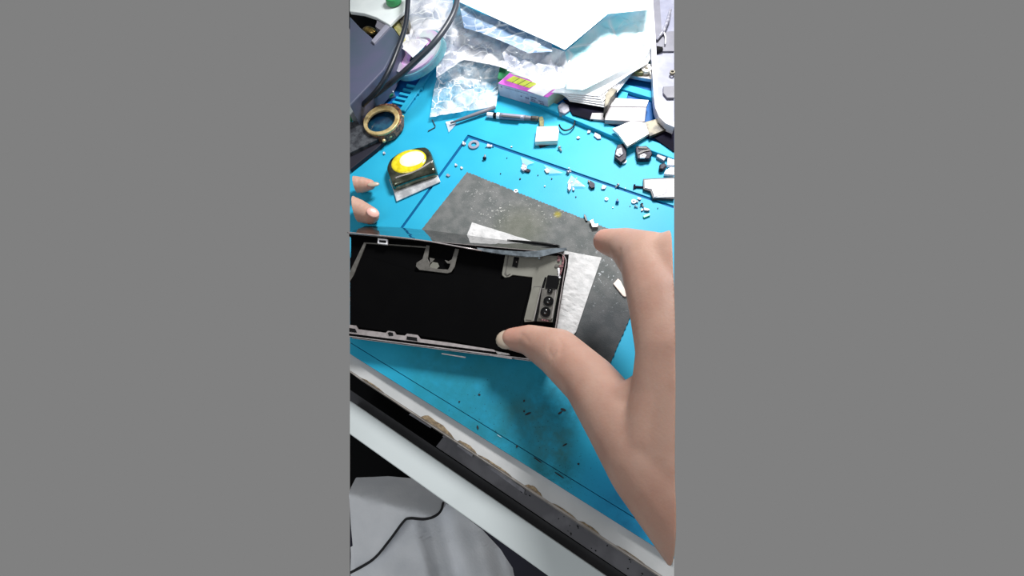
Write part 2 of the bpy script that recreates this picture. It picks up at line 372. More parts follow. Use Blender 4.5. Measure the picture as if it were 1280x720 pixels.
# tray rims at the back
zr = .004
bm = prism([(640,109.5),(700,131),(770,159),(900,206),(900,220),(768,171),(690,138),(637,116)], 0, zr, .0006); obj('tray_rim', trim(bm, zr), MT['blue'], matT)
bm = prism([(700,82),(772,102),(900,137),(900,148),(770,109),(698,88)], 0, zr, .0006); obj('tray_rim', trim(bm, zr), MT['blue'], matT)
bm = prism([(506,139),(540,90),(556,66),(548,64),(532,88),(499,137)], 0, zr*.6, .0005); obj('tray_rim', bm, MT['blue'], matT)
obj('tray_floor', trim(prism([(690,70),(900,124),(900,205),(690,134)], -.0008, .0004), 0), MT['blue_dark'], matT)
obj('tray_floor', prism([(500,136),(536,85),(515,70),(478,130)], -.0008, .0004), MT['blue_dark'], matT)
obj('tray_divider', prism([(774,113),(785,116),(783,124),(772,122)], 0, .003), MT['blue'], matT)
for k in range(5):
    t = k/5; a = Vector((490+22*t, 128-26*t)); b = a+Vector((20,4.5))
    obj('slot_rib', prism([tuple(a), tuple(b), tuple(b+Vector((1,-2.6))), tuple(a+Vector((1.5,-2.6)))], 0, .0022), MT['blue'], matT)

# ------------------------------------------------------------------ grey pad
Z1 = .0012
def serr(a, b, n, amp):
    a, b = Vector(a), Vector(b); d = b-a; nn = Vector((-d.y, d.x)).normalized(); out = []
    for i in range(n):
        out.append(tuple(a+d*i/n)); out.append(tuple(a+d*(i+.5)/n + nn*amp*random.uniform(.3,1)))
    return out
pad_px = serr((584,214.5),(824,311),60,1.3) + serr((824,311),(748,487),26,-1.6) + serr((748,487),(480,346),30,0.6) + serr((480,346),(584,214.5),24,.5)
stains_and_shade(MT['pad'], [(P(697,268,Z1), .0042, (150,140,40), -.75), (P(620,265,Z1), .02, (215,215,210), .9), (P(650,285,Z1), .03, (110,110,72), -.22), (P(765,340,Z1), .05, (190,195,200), .8), (P(760,420,Z1), .05, (40,44,52), -.6), (P(600,245,Z1), .02, (205,205,205), .8), (P(690,255,Z1), .03, (200,200,195), .7)], 520, (.60,.66))  # the smooth dark blotch paints the hand's shadow onto the pad
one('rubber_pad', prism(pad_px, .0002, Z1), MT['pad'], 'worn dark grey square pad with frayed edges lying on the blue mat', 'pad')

# ------------------------------------------------------------------ tissue under the phone
bm = bmesh.new(); tp = [(590,278),(629,290),(668,302.5),(712,315),(752,322),(736,368),(720,415),(690,450),(640,440),(600,360),(583,296)]
bm.faces.new([bm.verts.new(p) for p in px(tp, .0022)]); refine(bm, .005)
for v in bm.verts: v.co.z += .0006*noise.noise(v.co*160) + .0004*noise.noise(v.co*420)
r = bmesh.ops.extrude_face_region(bm, geom=bm.faces[:])
for v in [e for e in r['geom'] if isinstance(e, bmesh.types.BMVert)]: v.co.z = .0013
one('folded_tissue', bm, MT['tissue'], 'folded white tissue under the opened phone, on the grey pad', 'tissue', smooth=False)

# ------------------------------------------------------------------ opened phone
zn, zf = .012, .028
NR, FR, NL = P(688,453,zn), P(710,317,zf), P(437,421,zn)
U = (NL-NR).normalized(); V = FR-NR; V = (V-U*V.dot(U)); PW = V.length; V.normalize(); N = V.cross(U).normalized()
if N.z < 0: N = -N
FRl = NR + V*PW
def Q(x, y, h=0.): return PL(x, y, NR+N*h, N)        # pixel -> point on a plane h above the rim plane
def pp(pts, h0, h1, bev=0., hole=None):
    bm = bmesh.new(); add_prism(bm, [Q(x,y,h1) for x,y in pts], N*(h0-h1), [Q(x,y,h1) for x,y in hole] if hole else None)
    if bev: bevel(bm, bev)
    return bm
def trimQ(bm, z=0, right=False, cap=True):
    a, b = Q(436.2,250), Q(436.2,470); n = (b-a).cross(N).normalized()
    if (NR-a).dot(n) < 0: n = -n
    r = bmesh.ops.bisect_plane(bm, geom=bm.verts[:]+bm.edges[:]+bm.faces[:], dist=1e-7, plane_co=a, plane_no=n, clear_inner=True)
    es = [e for e in r['geom_cut'] if isinstance(e, bmesh.types.BMEdge) and len(e.link_faces) == 1]
    if cap and es: bmesh.ops.holes_fill(bm, edges=es, sides=0)
    return bm
def rrect(u0, u1, v0, v1, r, n=6):
    out = []
    for cx, cy, a0 in ((u1-r,v1-r,0),(u0+r,v1-r,90),(u0+r,v0+r,180),(u1-r,v0+r,270)):
        for k in range(n+1):
            t = radians(a0+90*k/n); out.append((cx+r*cos(t), cy+r*sin(t)))
    return out
SH = (FR-NR).dot(U)/PW
def lp(uv, h): return [NR+U*(u+SH*v)+V*v+N*h for u, v in uv]
phone = thing('opened_phone', 'opened black mobile phone with silver frame, tilted over the tissue, under the thumb', 'mobile phone', NR+U*.06-N*.008)
L = .162
out = rrect(0, L, 0, PW, .0065); inn = rrect(.0022, L-.002, .0022, PW-.0016, .005)
bm = bmesh.new(); add_prism(bm, lp(out, -.0002), N*-.0075, lp(inn, -.0002)); o = obj('outer_frame', trimQ(bm, zn, right=False), MT['phone_black'], phone)
# thin polished edges of the frame
bm = bmesh.new(); add_prism(bm, lp(out, .0004), N*-.0007, lp(rrect(.0006, L, .0006, PW-.0003, .006), .0004)); obj('frame_rim', trimQ(bm, zn, right=False), MT['rim_silver'], phone)
bm = bmesh.new(); add_prism(bm, lp(rrect(-.0004, L, -.0004, PW, .0068), -.0042), N*-.0012, lp(rrect(.001, L, .001, PW, .006), -.0042)); obj('frame_band', trimQ(bm, zn, right=False), MT['rim_silver'], phone)
bm = bmesh.new(); add_prism(bm, lp(rrect(.0015,L-.001,.0015,PW-.001,.0055), -.0032), N*-.004); obj('inner_floor', trimQ(bm, zn, right=False), MT['phone_black'], phone)
bm = bmesh.new(); add_prism(bm, [Q(x,y,-.0018) for x,y in [(665.5,347),(640,345.5),(628,349),(575,343),(520,340),(462,322),(430,322),(430,406),(470,412),(560,425),(640,440)]], N*-.0012); obj('battery_cover', trimQ(bm, zn, right=False), MT['phone_black'], phone)
# flange with bumps along the near long side
fl = [(430,405),(445,407),(447.5,411.5),(482,416),(485,413.5),(493,414.5),(495,418.3),(506,419.5),(509,417),(522,418.7),(525.5,423.5),(560,428),(617,437),(621,440),(640,443),(640,449),(612,444.5),(548,433.6),(548,435.5),(500,427.5),(430,416)]
obj('side_flange', trimQ(pp(fl, -.0022, -.0007), zn, right=False), MT['rim_silver'], phone)
for pts in ([(430,409),(444,411),(446,416),(430,414)], [(484.5,416),(487,415),(491,416),(491.5,420),(486,420)], [(508.5,420.3),(521,422),(521.5,426.6),(508,424.6)], [(549,433),(612,442.6),(612,444),(549,434.6)]):
    obj('flange_hole', trimQ(pp(pts, -.0009, -.0004), zn, right=False), MT['gloss_black'], phone)
obj('side_contact', pp([(619,438.5),(636,441.5),(638,444),(622,443)], -.0008, .0006, .0002), MT['silver'], phone)
obj('contact_gap', pp([(619,437.8),(628,440),(627,442.5),(620,441.5)], -.0008, .0003), MT['gloss_black'], phone)
obj('side_button', pp([(552,441.3),(582,446),(582,447.5),(552,442.6)], -.0045, -.0035), MT['rim_silver'], phone)
# bracket plate at the camera end
br = [(632,316),(636,316),(700,320),(707,330),(704,350),(694,403),(672,401.5),(655.5,402.5),(655,399),(664,362),(665.5,346.5),(641,343.6),(637,346),(631,347),(627.5,344),(627.5,341)]
obj('end_bracket', pp(br, -.0032, -.0013, .00025), MT['bracket'], phone)
obj('bracket_groove', pp([(634.8,318),(636,318),(632.5,341),(634,343.8),(638,341.5),(638,342.7),(633.5,345),(630.6,342)], -.0014, -.0010), MT['bracket_dim'], phone)
sq = obj('screw_socket', pp([(642.5,321),(649,322),(646.5,334.5),(640,333)], -.0014, -.0009), MT['gloss_black'], phone)
bm = bmesh.new(); ball(bm, Q(645.5,327.5,-.0008), .0004); obj('screw', bm, MT['silver'], sq)
obj('plate_step', pp([(667,358),(676,357.5),(675.5,359.5),(667,359.5)], -.0013, -.0010), MT['bracket_dim'], phone)
obj('sensor_bar', pp([(667.5,359),(675,359),(664.5,400),(657,399.5)], -.0013, -.0009), MT['bracket'], phone)
obj('slot', pp([(681,346.5),(683.5,346.5),(677,372),(671,402),(667,401.5),(675,365)], -.0014, -.0007), MT['gloss_black'], phone)
obj('slot_trim', pp([(676,359),(677,359),(667.5,401),(666.5,401)], -.0008, -.0005), MT['silver'], phone)
cmod = obj('camera_module', pp([(677.5,360),(696,361),(689.5,400),(672.5,398.5)], -.0014, .0002, .0003), MT['bracket_dim'], phone)
for cx_, cy_, r_ in ((687.4,363.8,3.4),(685.6,376.6,6.3),(682,390.2,6.4)):
    c = Q(cx_, cy_, .0003); ro = rad(c, r_)
    bm = bmesh.new(); add_prism(bm, [c+(U*cos(t)+V*sin(t))*ro for t in (2*pi*i/24 for i in range(24))], N*.0006); h = obj('lens_ring', bm, MT['gloss_black'], cmod)
    bm = bmesh.new(); ball(bm, c+N*.0005, ro*.62, 1, 1, .45, (Matrix((U,V,N)).transposed()).to_4x4()); obj('lens', bm, MT['lens'], cmod, True)
obj('module_highlight', pp([(694.6,362),(695.8,362),(690.6,398),(689.2,398)], .0002, .0005), MT['silver'], cmod)
obj('module_clip', pp([(677,398.5),(686,400),(685.5,402),(676.5,400.5)], -.001, .0003), MT['copper'], phone)
obj('earpiece_block', pp(rounded([(684.5,343.5),(698,344.5),(699,353),(696,361.5),(681,360)],2), -.0014, .0008, .0003), MT['gloss_black'], phone)
obj('end_channel', pp([(704,318),(711,318),(709.5,334),(705,355),(696,403),(690.5,402.5),(698,362),(703,340)], -.0014, -.0004), MT['gloss_black'], phone)
obj('flex_strip', pp([(703,318),(706,318),(704.5,332),(701,344),(699,344),(702,330)], -.0005, .0002), MT['copper'], phone)
obj('gasket', pp([(697,319),(701,320),(699.5,327.5),(696.5,327)], -.0013, -.0007), MT['copper'], phone)
obj('solder_pad', pp(ell(695.5,332,2.2,1.8), -.0013, -.0006), MT['bracket_dim'], phone)
obj('solder_pad', pp(ell(700.5,332.5,2.4,1.6), -.0013, -.0004), MT['copper'], phone)
for k in range(6): obj('speaker_bead', pp(ell(698.3+.25*k,336+2.1*k,1.4,1.2,0,10), -.0013, -.0003), MT['whitepart'], phone)
# U-shaped bracket in the middle of the far side, rail on the left, small connector
u_out = [(533,306.5),(537,307),(535,321),(534.5,323.5),(537.5,329.5),(536,333.5),(547,336),(560,337),(562,333),(565,323),(569,310.5),(574,311),(568,334),(564,340),(559,341.6),(524,337.3),(519.8,333),(520.5,328.5),(528,323.5)]
obj('hook_bracket', pp(u_out, -.0022, -.0010, .0002), MT['bracket_dim'], phone)
obj('hook_tab', pp([(537,322),(543.5,323.5),(541,326.5),(538,329)], -.0022, -.0011), MT['bracket_dim'], phone)
obj('hook_plate', pp([(537.5,331.5),(541,327.5),(547,328.5),(549,333),(546,336),(537,334)], -.0022, -.0012), MT['bracket'], phone)
obj('hook_tab', pp([(556,325),(561,326.5),(565,324),(563,329.5),(559,329)], -.0022, -.0011), MT['bracket_dim'], phone)
obj('end_rail', trimQ(pp([(455,303),(458,303.3),(442,344),(437,352),(434,350),(438,338)], -.0022, -.0012), zf, right=False), MT['bracket_dim'], phone)
obj('far_rail', pp([(458,303),(534,308.5),(534,309.8),(458,304.3)], -.0022, -.0012), MT['bracket_dim'], phone)
cn = obj('connector_frame', pp([(472.2,297.6),(484.6,299),(484,305.6),(471.8,304.2)], -.0015, .0006, .0002), MT['whitepart'], phone)
obj('connector_hole', pp([(474,300),(482.6,300.8),(482.4,303.4),(473.8,302.6)], .0004, .0009), MT['gloss_black'], cn)
# glossy glass panel sloping from the far long side down to the mat
ridge = [(430,290.5),(437,291),(500,297),(538,302),(578,309.2),(602,313.7),(630,318),(653,320.3),(675,320),(697,314.3),(708,312)]
cont = [(430,280.5),(437,281),(500,284.4),(538,288),(578,293.2),(602,296.6),(630,300),(653,302.3),(675,305),(697,308),(706,310.5)]
def lerp_pts(a, b, t): return (a[0]*(1-t)+b[0]*t, a[1]*(1-t)+b[1]*t)
zr_ = zf+.0022
bm = bmesh.new(); rows = []
for i, (a, b) in enumerate(zip(ridge, cont)):
    A = P(a[0], a[1], zr_ if i < 8 else zr_-.001*(i-7)); B = P(b[0], b[1], .0032)
    rows.append([bm.verts.new(A*(1-t)+B*t) for t in (0,.33,.67,1)])
for a, b in zip(rows, rows[1:]):
    for k in range(3): bm.faces.new((a[k], b[k], b[k+1], a[k+1]))
trimQ(bm, zf, right=False, cap=False)
r = bmesh.ops.extrude_face_region(bm, geom=bm.faces[:]); vec = (N*-.5 + Vector((0,0,-.3))).normalized()*.0008
for v in [e for e in r['geom'] if isinstance(e, bmesh.types.BMVert)]: v.co += vec
glass = obj('glass_panel', bm, MT['glass'], phone, False)
bm = tube([P(x, y-.1, zr_) for x, y in ridge[:6]], .0005, 8); obj('panel_edge', trimQ(bm, zf, right=False), MT['rim_silver'], glass, True)
bm = bmesh.new()
lipA = [(596,309.5),(630,313),(655,314.5),(672,313.5),(692,310.2),(708,309.6)]; lipB = [(598,313.5),(630,318.6),(653,321.2),(675,321.2),(697,315.6),(709,313)]
a = [bm.verts.new(P(x,y,zf+.0026)) for x,y in lipA]; b = [bm.verts.new(P(x,y,zf+.0018)) for x,y in lipB]
for i in range(5): bm.faces.new((a[i],a[i+1],b[i+1],b[i]))
obj('torn_adhesive', bm, MT['adhesive'], glass)
bm = bmesh.new(); ball(bm, P(674,323.5,zf+.001), .0009, .8, .8, 1.3); obj('adhesive_drip', bm, MT['adhesive'], glass, True)
bm = tube([P(x,y,.0036) for x,y in [(634,299.8),(650,301.3),(668,303),(684,305),(695,306.6),(700,307.8)]], [.0003,.0006,.0008,.0009,.0008,.0003], 8); obj('black_seal', bm, MT['gloss_black'], glass, True)

# ------------------------------------------------------------------ hands
def project(p):
    d = p-CAM; k = d.dot(cf); return 640+F*d.dot(cr)/k, 360-F*d.dot(cu)/k
def capsules(chains):
    bm = bmesh.new()
    for ch in chains:
        pts = []
        for (x, y, z, r) in ch:
            p = P(x, y, z); pts.append((p, rad(p, r)))
        for (a, ra), (b, rb) in zip(pts, pts[1:]):
            n = max(2, int((b-a).length/.0035))
            for i in range(n+1):
                t = i/n; ball(bm, a.lerp(b, t), ra*(1-t)+rb*t, u=18, v=11)
    return bm
def organic(bm, voxel, smooth_it):
    me = bpy.data.meshes.new('tmp'); bm.to_mesh(me); bm.free()
    o = link(bpy.data.objects.new('tmp', me))
    r = o.modifiers.new('r', 'REMESH'); r.mode = 'VOXEL'; r.voxel_size = voxel
    s = o.modifiers.new('s', 'SMOOTH'); s.factor = .5; s.iterations = smooth_it
    bpy.context.view_layer.update()
    ev = o.evaluated_get(bpy.context.evaluated_depsgraph_get()); nm = ev.to_mesh()
    out = bmesh.new(); out.from_mesh(nm); ev.to_mesh_clear()
    bpy.data.objects.remove(o); bpy.data.meshes.remove(me); return out
def creases(bm, lines, depth):
    bm.normal_update()
    for pts, wd in lines:
        pts = [P(*p) for p in pts]; segs = spline(pts, 8)
        c0 = project(segs[len(segs)//2])
        for v in bm.verts:
            q_ = project(v.co)
            if abs(q_[0]-c0[0])+abs(q_[1]-c0[1]) > 60: continue
            if v.normal.dot((CAM-v.co).normalized()) < .1: continue
            dv = (v.co-CAM).normalized()
            best = min(((q-CAM).normalized()-dv).length for q in segs)*.26
            if best < wd*2.2: v.co -= v.normal*depth*math.exp(-(best/wd)**2)
    return bm
thumb = [(640,424,.0200,14.5),(662,425,.0225,19.5),(698,441,.034,30.5),(738,478,.046,35),(776,531,.060,44),(815,582,.072,56),(885,665,.088,66),(960,752,.10,78)]
index = [(757,301.5,.050,16),(782,307,.058,22.5),(813,327,.070,38),(831,380,.080,45),(839,440,.085,44),(834,500,.080,46),(830,560,.076,56)]
palm = [(850,335,.074,50),(868,420,.080,62),(870,500,.080,70),(860,580,.078,70),(885,660,.085,66),(960,750,.10,70)]
web = [(770,520,.058,38),(800,505,.066,34),(832,490,.074,40)]
midf = [(800,300,.050,15),(845,322,.064,36)]
hb = organic(capsules([thumb, index, palm, web]), .0013, 8)
creases(hb, [([(688,428,.04),(686,437,.04),(690,446,.04)], .0007), ([(699,424,.04),(703,433,.04),(701,443,.04)], .0008), ([(694,440,.04),(690,450,.04),(686,458,.04)], .0006),
             ([(775,312,.06),(774,322,.06),(776,333,.06)], .0009), ([(648,417,.03),(655,420,.03),(662,428,.03)], .0006)], .00035)
trim(hb, .098, left=False)
hand = tag(obj('hand', hb, MT['skin'], None, True), 'right hand at the right, thumb pressing the near corner of the opened phone', 'hand')
stains_and_shade(MT['skin'], [(P(650,418,.02), .016, (190,132,120), -.35), (P(755,300,.05), .014, (190,122,108), -.5), (P(466,268,.01), .008, (200,140,126), -.4), (P(466,232,.01), .008, (220,150,138), -.4)], 100)
bm = bmesh.new(); d = (P(628,424,.021)-P(650,424,.022)).normalized()
zx = Vector((0,0,1)); sd = d.cross(zx).normalized()
R3 = Matrix((d, sd, d.cross(sd))).transposed().to_4x4()
ball(bm, P(634,424.5,.0212), .0066, 1.12, .98, .5, R3); obj('thumbnail', bm, MT['nail'], hand, True)
lf = organic(capsules([[(462,231,.008,7),(452,231,.0085,10),(425,230,.012,12.5),(380,228,.02,14)], [(462.5,269,.0075,11.5),(447,263,.0085,14.5),(420,253,.013,16.5),(380,240,.02,17)]]), .0006, 6)
trim(lf, .021, right=False)
lh = tag(obj('hand', lf, MT['skin'], None, True), 'two fingertips of the left hand at the left, resting beside the opened phone', 'hand')
def nail(c, tip, rx, ry, nm, mt, par):
    d = (tip-c).normalized(); sd = d.cross(zx).normalized(); R = Matrix((d, sd, sd.cross(d))).transposed().to_4x4()
    b = bmesh.new(); ball(b, c-Vector((0,0,.0012)), 1, rx, ry, .0012, R); obj(nm, b, mt, par, True)
nail(P(466,229.3,.0118), P(474,228.6,.0108), .0048, .0024, 'fingernail', MT['nail'], lh)
nail(P(465.5,264.5,.0146), P(474,268.5,.0118), .0050, .0040, 'fingernail', MT['nailpink'], lh)

# ------------------------------------------------------------------ seated person's clothing below the board
zc = -.10
def cloth(pts, z, fn, maxlen=.006):
    bm = bmesh.new(); bm.faces.new([bm.verts.new(p) for p in px(pts, z)]); refine(bm, maxlen)
    for v in bm.verts:
        q = project(v.co); v.co.z += fn(*q)
    return bm
def f_low(x, y):
    t = x + (y-650)*-.25
    prof = [(400,-.004),(470,.004),(520,.006),(532,-.006),(548,-.012),(566,-.006),(590,-.010),(612,-.022),(640,-.05),(700,-.09)]
    for (a, b), (c, d) in zip(prof, prof[1:]):
        if a <= t <= c:
            k = (t-a)/(c-a); k = k*k*(3-2*k); return b*(1-k)+d*k + .0025*noise.noise(Vector((x*.03,y*.03,0)))
    return prof[0][1]
def f_up(x, y):
    e = (y-(618+.28*(x-437)))           # ridge line of the fold
    return (-.019*max(0,-e/26)**1.2 if e < 0 else -.008*(e/60)) + .003*noise.noise(Vector((x*.025,y*.025,3)))
person = thing('person', 'person seated at the bench, only pale grey clothing folds visible below the white board', 'person', P(520,680,zc-.03))
low = [(425,690),(470,668),(505,636),(540,622),(562,632),(600,662),(622,688),(636,712),(642,740),(425,740)]
obj('trouser_fold', trim(cloth(low, zc-.022, f_low, .005), zc-.022, right=False, cap=False), MT['cloth'], person, True)
upp = [(425,597),(437,594),(470,590),(500,592),(517,600),(546,621),(552,627),(550,638),(543,644),(530,648),(512,647.5),(504,652),(486,676),(466,699),(437,716),(425,722)]
jk = obj('shirt_hem', trim(cloth(upp, zc, f_up, .004), zc-.003, right=False, cap=False), MT['cloth'], person, True)
seam = [(425,722),(437,716),(466,699),(486,676),(504,652),(512,647.5),(530,648.5),(543,645),(551,638),(554,628)]
bm = tube(spline([P(x, y+.5, zc+f_up(x, y)+.0004) for x, y in seam], 6), .0010, 8); obj('hem_seam', trim(bm, zc-.012, right=False), MT['seam'], jk, True)

# ------------------------------------------------------------------ clutter at the back left
hous = thing('device_housing', 'slate grey plastic device housing at the back left corner, open notch showing brass', 'device housing', P(460,80,0))
zt = .030
body = [(425,12),(438,21),(450,34),(465,47),(467,53),(486,31),(492,35),(501,48),(492,62),(486,76),(480,87),(437,132),(425,144)]
obj('body', trim(prism(body, .004, zt, .001), zt, right=False), MT['slate'], hous)
obj('lower_rim', trim(prism([(478,88),(484,89),(450,130),(437,144),(425,156),(425,130),(437,128)], .0, .014, .0006), .014, right=False), MT['pale'], hous)
pale = [(425,-30),(512,-30),(510,0),(505,14),(496,22),(487,31),(470,21.5),(455,16.5),(437,14),(425,13)]
obj('pale_cover', trim(prism(pale, zt-.0005, zt+.003, .0008), zt+.003, right=False), MT['pale'], hous)
obj('cover_return', prism([(471,24),(487,31),(481,40),(473,36),(469,33),(471,28)], .014, zt+.001), MT['grey'], hous)
obj('notch', trim(prism([(425,-4),(445,0),(462,8),(478,20),(477,40),(466,49),(452,42),(425,30)], .012, .016), .014, right=False), MT['black'], hous)
bm = bmesh.new(); ball(bm, P(462,38.5,.0215), .0062, 1.3, .75, .5); obj('brass_fitting', bm, MT['brass'], hous, True)
obj('tab', prism([(482,30),(487,33),(467.5,54),(464,50.5)], zt-.002, zt+.002, .0004), MT['lilac'], hous)
bm = bmesh.new(); c = P(491,-2,.038); bmesh.ops.create_cone(bm, cap_ends=True, segments=28, radius1=.0075, radius2=.0068, depth=.006, matrix=Matrix.Translation(c-Vector((0,0,.001)))); bevel(bm, .0008)
obj('green_button', bm, MT['greencap'], hous, False)
fx = thing('flex_ribbon', 'olive yellow flex ribbon beside the slate housing, behind the black cable', 'flex cable', P(494,35,0))
obj('ribbon', prism([(484,22),(492,14),(500,28),(505,42),(501,47),(492,34)], .0, .026), MT['yellowflex'], fx)
obj('chip', prism([(493,12),(500,8),(511,22),(509,32),(503,34),(498,22)], .0, .028), MT['soot'], fx)
one('black_cable', trim(tube(spline([P(x,y,z) for x,y,z in [(511,-25,.05),(510,0,.048),(508,25,.045),(504,42,.044),(497,62,.043),(489,82,.041),(477,105,.036),(464,121,.028),(453,131,.020)]],8), .0022, 12), .03, right=False), MT['cable2'], 'thin black cable curving down beside the slate housing, left of the two cables', 'cable', smooth=True)
one('grey_cable', trim(tube(spline([P(x,y,z) for x,y,z in [(573,-25,.055),(570.5,5,.055),(561,28,.053),(543,53,.050),(520,76,.043),(497,97,.033),(475,114,.021),(458,127,.013),(450,134,.0085)]],8), .0025, 12), .03, right=False), MT['cable'], 'dark grey cable arching across the clear tape roll, right of the two cables', 'cable', smooth=True)
gs = thing('green_board_strip', 'narrow green circuit board strip behind the gold watch', 'circuit board', P(465,130,0))
obj('board', trim(prism([(430,148),(439,143),(452,132),(476.5,117.5),(488,114),(491,117.5),(485,121),(460,136),(440,149),(430,156)], .004, .006), .006, right=False), MT['green'], gs)
obj('white_edge', prism([(470,119.5),(477,116),(490,112),(492.5,114.5),(489,115),(477,118)], .0005, .0066), MT['whitepart'], gs)
# watch
wt = thing('wristwatch', 'gold octagonal wristwatch with dark woven strap lying on the blue mat', 'watch', P(465,165,0))
obj('strap', trim(prism([(425,158),(437,152.5),(452,150),(462,166),(482,163),(470,175),(437,191),(425,196)], .001, .0085, .0005), .0085, right=False), MT['strap'], wt)
obj('strap_underside', trim(prism([(425,192),(437,188),(468,173),(482,165),(481,176),(470,186),(441,209),(425,222)], .0003, .0045, .0005), .0045, right=False), MT['strap_dark'], wt)
oct_ = rounded([(452.5,149),(459,137),(478,129),(494,129.5),(502,137),(502,152),(491,165),(474,172),(458,166)], 4, 3)
obj('case', prism(oct_, .002, .010, .0006, hole=ell(476.5,150,19.5,13.2,-24,36)), MT['bronze'], wt)
obj('bezel', prism(ell(476.5,149.8,23.5,17.5,-24,36), .0095, .0118, .0006, hole=ell(476,150.8,18.2,12.2,-24,36)), MT['gold'], wt)
obj('crystal', prism(ell(476,151,19.5,13.5,-24,36), .003, .0065), MT['watchglass'], wt)
for x, y in ((497,160),(488,170),(503,146),(480,176)):
    bm = bmesh.new(); ball(bm, P(x,y,.006), .0017); obj('case_screw', bm, MT['gold'], wt, True)
# chrome and yellow part
sp = thing('speaker_module', 'dark chrome module with a glossy yellow dome on a bright metal plate', 'phone part', P(515,215,0))
obj('metal_plate', prism([(486,224),(491,236),(495.5,251.5),(550.5,227),(545,213),(535,205)], .0006, .0016, .0003), MT['plate'], sp)
shell = rounded([(482,209),(486,199),(498,190),(520,183.5),(533,182.5),(538,188),(543,204),(545,213),(520,221),(490,232)], 5, 4)
bm = bmesh.new(); tops = px(shell, .0085); ctr = sum(tops, Vector())/len(tops)
prof = [(1.03,-.0075),(1.02,-.005),(1.,-.002),(.95,-.0005),(.86,0.)]; rows = []
for s, dz in prof: rows.append([bm.verts.new(ctr+(p-ctr)*s+Vector((0,0,dz))) for p in tops])
for a, b in zip(rows, rows[1:]):
    for i in range(len(a)): bm.faces.new((a[i], a[(i+1)%len(a)], b[(i+1)%len(a)], b[i]))
bm.faces.new(rows[0]); bm.faces.new(rows[-1]); obj('housing', bm, MT['chrome'], sp, True)
obj('highlight_strip', tube(spline([P(x,y,.0078) for x,y in [(494,223),(503,220),(516,216),(528,210),(537,204),(541,202)]],4), .0011, 8), MT['silver'], sp, True)  # pale strip put in as the highlight on the chrome front
def dome(cx, cy, a, b, ang, z0, hgt):
    bm = bmesh.new(); base = px(ell(cx,cy,a,b,ang,36), z0); c = sum(base, Vector())/36; rows = []
    for k in range(7):
        t = k/6*pi/2; rows.append([bm.verts.new(c+(p-c)*cos(t)+Vector((0,0,hgt*sin(t)))) for p in base] if k < 6 else [bm.verts.new(c+Vector((0,0,hgt)))])
    for r0, r1 in zip(rows, rows[1:]):
        for i in range(36):
            j = (i+1)%36
            bm.faces.new((r0[i], r0[j], r1[j], r1[i]) if len(r1) > 1 else (r0[i], r0[j], r1[0]))
    bm.faces.new(rows[0][::-1]); return bm
dm = obj('yellow_dome', dome(511,202,23,14,-18,.0083,.0022), MT['yellow'], sp, True)
obj('glare_patch', dome(514,200,17.5,10,-18,.0090,.0022), MT['glare_white'], dm, True)  # second dome, white, paints the glare on the yellow one

# ------------------------------------------------------------------ plastic bags, tape, papers
tr = thing('tape_roll', 'clear tape roll with a pink core leaning at the back left, under the grey cable', 'tape roll', P(526,80,0))
axis = Matrix.Rotation(radians(0), 4, 'Z')
e0, e1 = P(501,102,.004), P(549,48,.016)
ax_ = (e1-e0).normalized(); vw = (CAM-(e0+e1)/2).normalized(); nz = (Vector((0,0,1))-ax_*ax_.z).normalized()
cand = [Matrix.Rotation(radians(a), 3, ax_) @ nz for a in range(-70,71,2)]
nn_ = min(cand, key=lambda v: abs(v.dot(vw)-.5) - .15*v.z)
RT = Matrix((ax_, nn_.cross(ax_), nn_)).transposed().to_4x4(); ro_ = (e1-e0).length/2; cT = (e0+e1)/2+Vector((0,0,.004))
obj('clear_ring', ring(cT, ro_*.93, ro_*.62, .006, 40, RT), MT['tape'], tr, False)
obj('inner_core', ring(cT-nn_*.001, ro_*.63, ro_*.40, .005, 40, RT), MT['tapepink'], tr, False)
obj('outer_film', ring(cT-nn_*.002, ro_*1.02, ro_*.93, .006, 40, RT), MT['tapeteal'], tr, False)
def bag(pts, z, amp, freq, m, label, seed, name='plastic_bag', cat='plastic bag', group=None, extra=None, zt=None):
    bm = crumple(pts, z, amp, freq, seed=seed)
    if zt: trim(bm, zt, cap=False)
    return one(name, bm, m, label, cat, group)
bag([(537,146),(578,139),(620,132),(624,105),(633,85),(612,70),(590,58),(562,60),(549,84),(543,108)], .005, .006, 95, MT['bag'], 'small clear crinkled zip bag lying on the blue mat, left of the carton', 3.1)
bag([(545,96),(546,70),(548,45),(562,14),(574,6),(600,18),(640,34),(640,60),(633,86),(612,80),(580,74)], .017, .007, 70, MT['bag_white'], 'milky crumpled clear bag right beside the grey cable', 8.7)
bag([(574,3),(606,18),(640,32),(672,47),(678,50),(690,55),(690,64),(660,66),(630,52),(600,40),(580,34)], .030, .004, 60, MT['bag_steel'], 'steel blue tinted bag fold along the edge of the blank white sheet', 5.5)
bag([(628,66),(640,52),(664,62),(690,58),(706,63),(712,90),(706,108),(684,112),(660,98),(634,88)], .024, .006, 85, MT['bag_white'], 'clear crumpled bag draped over the back of the small carton', 12.4)
bag([(500,58),(503,20),(511,-25),(566,-25),(566,12),(556,36),(536,52),(516,72)], .022, .006, 55, MT['bag_white'], 'white crumpled plastic bag between the two cables', 15.2)
bag([(706,64),(732,42),(762,16),(812,10),(816,55),(806,72),(760,96),(728,112),(708,110)], .020, .006, 55, MT['bag_cyan'], 'cyan tinted clear bag draped on the stack of white sheets', 20.9)
big = [(573,-30),(574,2),(640,32),(690,54),(706,62),(735,38),(760,17),(812,12),(815,-30)]
bm = bmesh.new(); add_prism(bm, px(big, .034), Vector((0,0,-.0004))); one('paper_sheet', bm, MT['bright'], 'large blank white sheet at the top of the back clutter', 'paper')
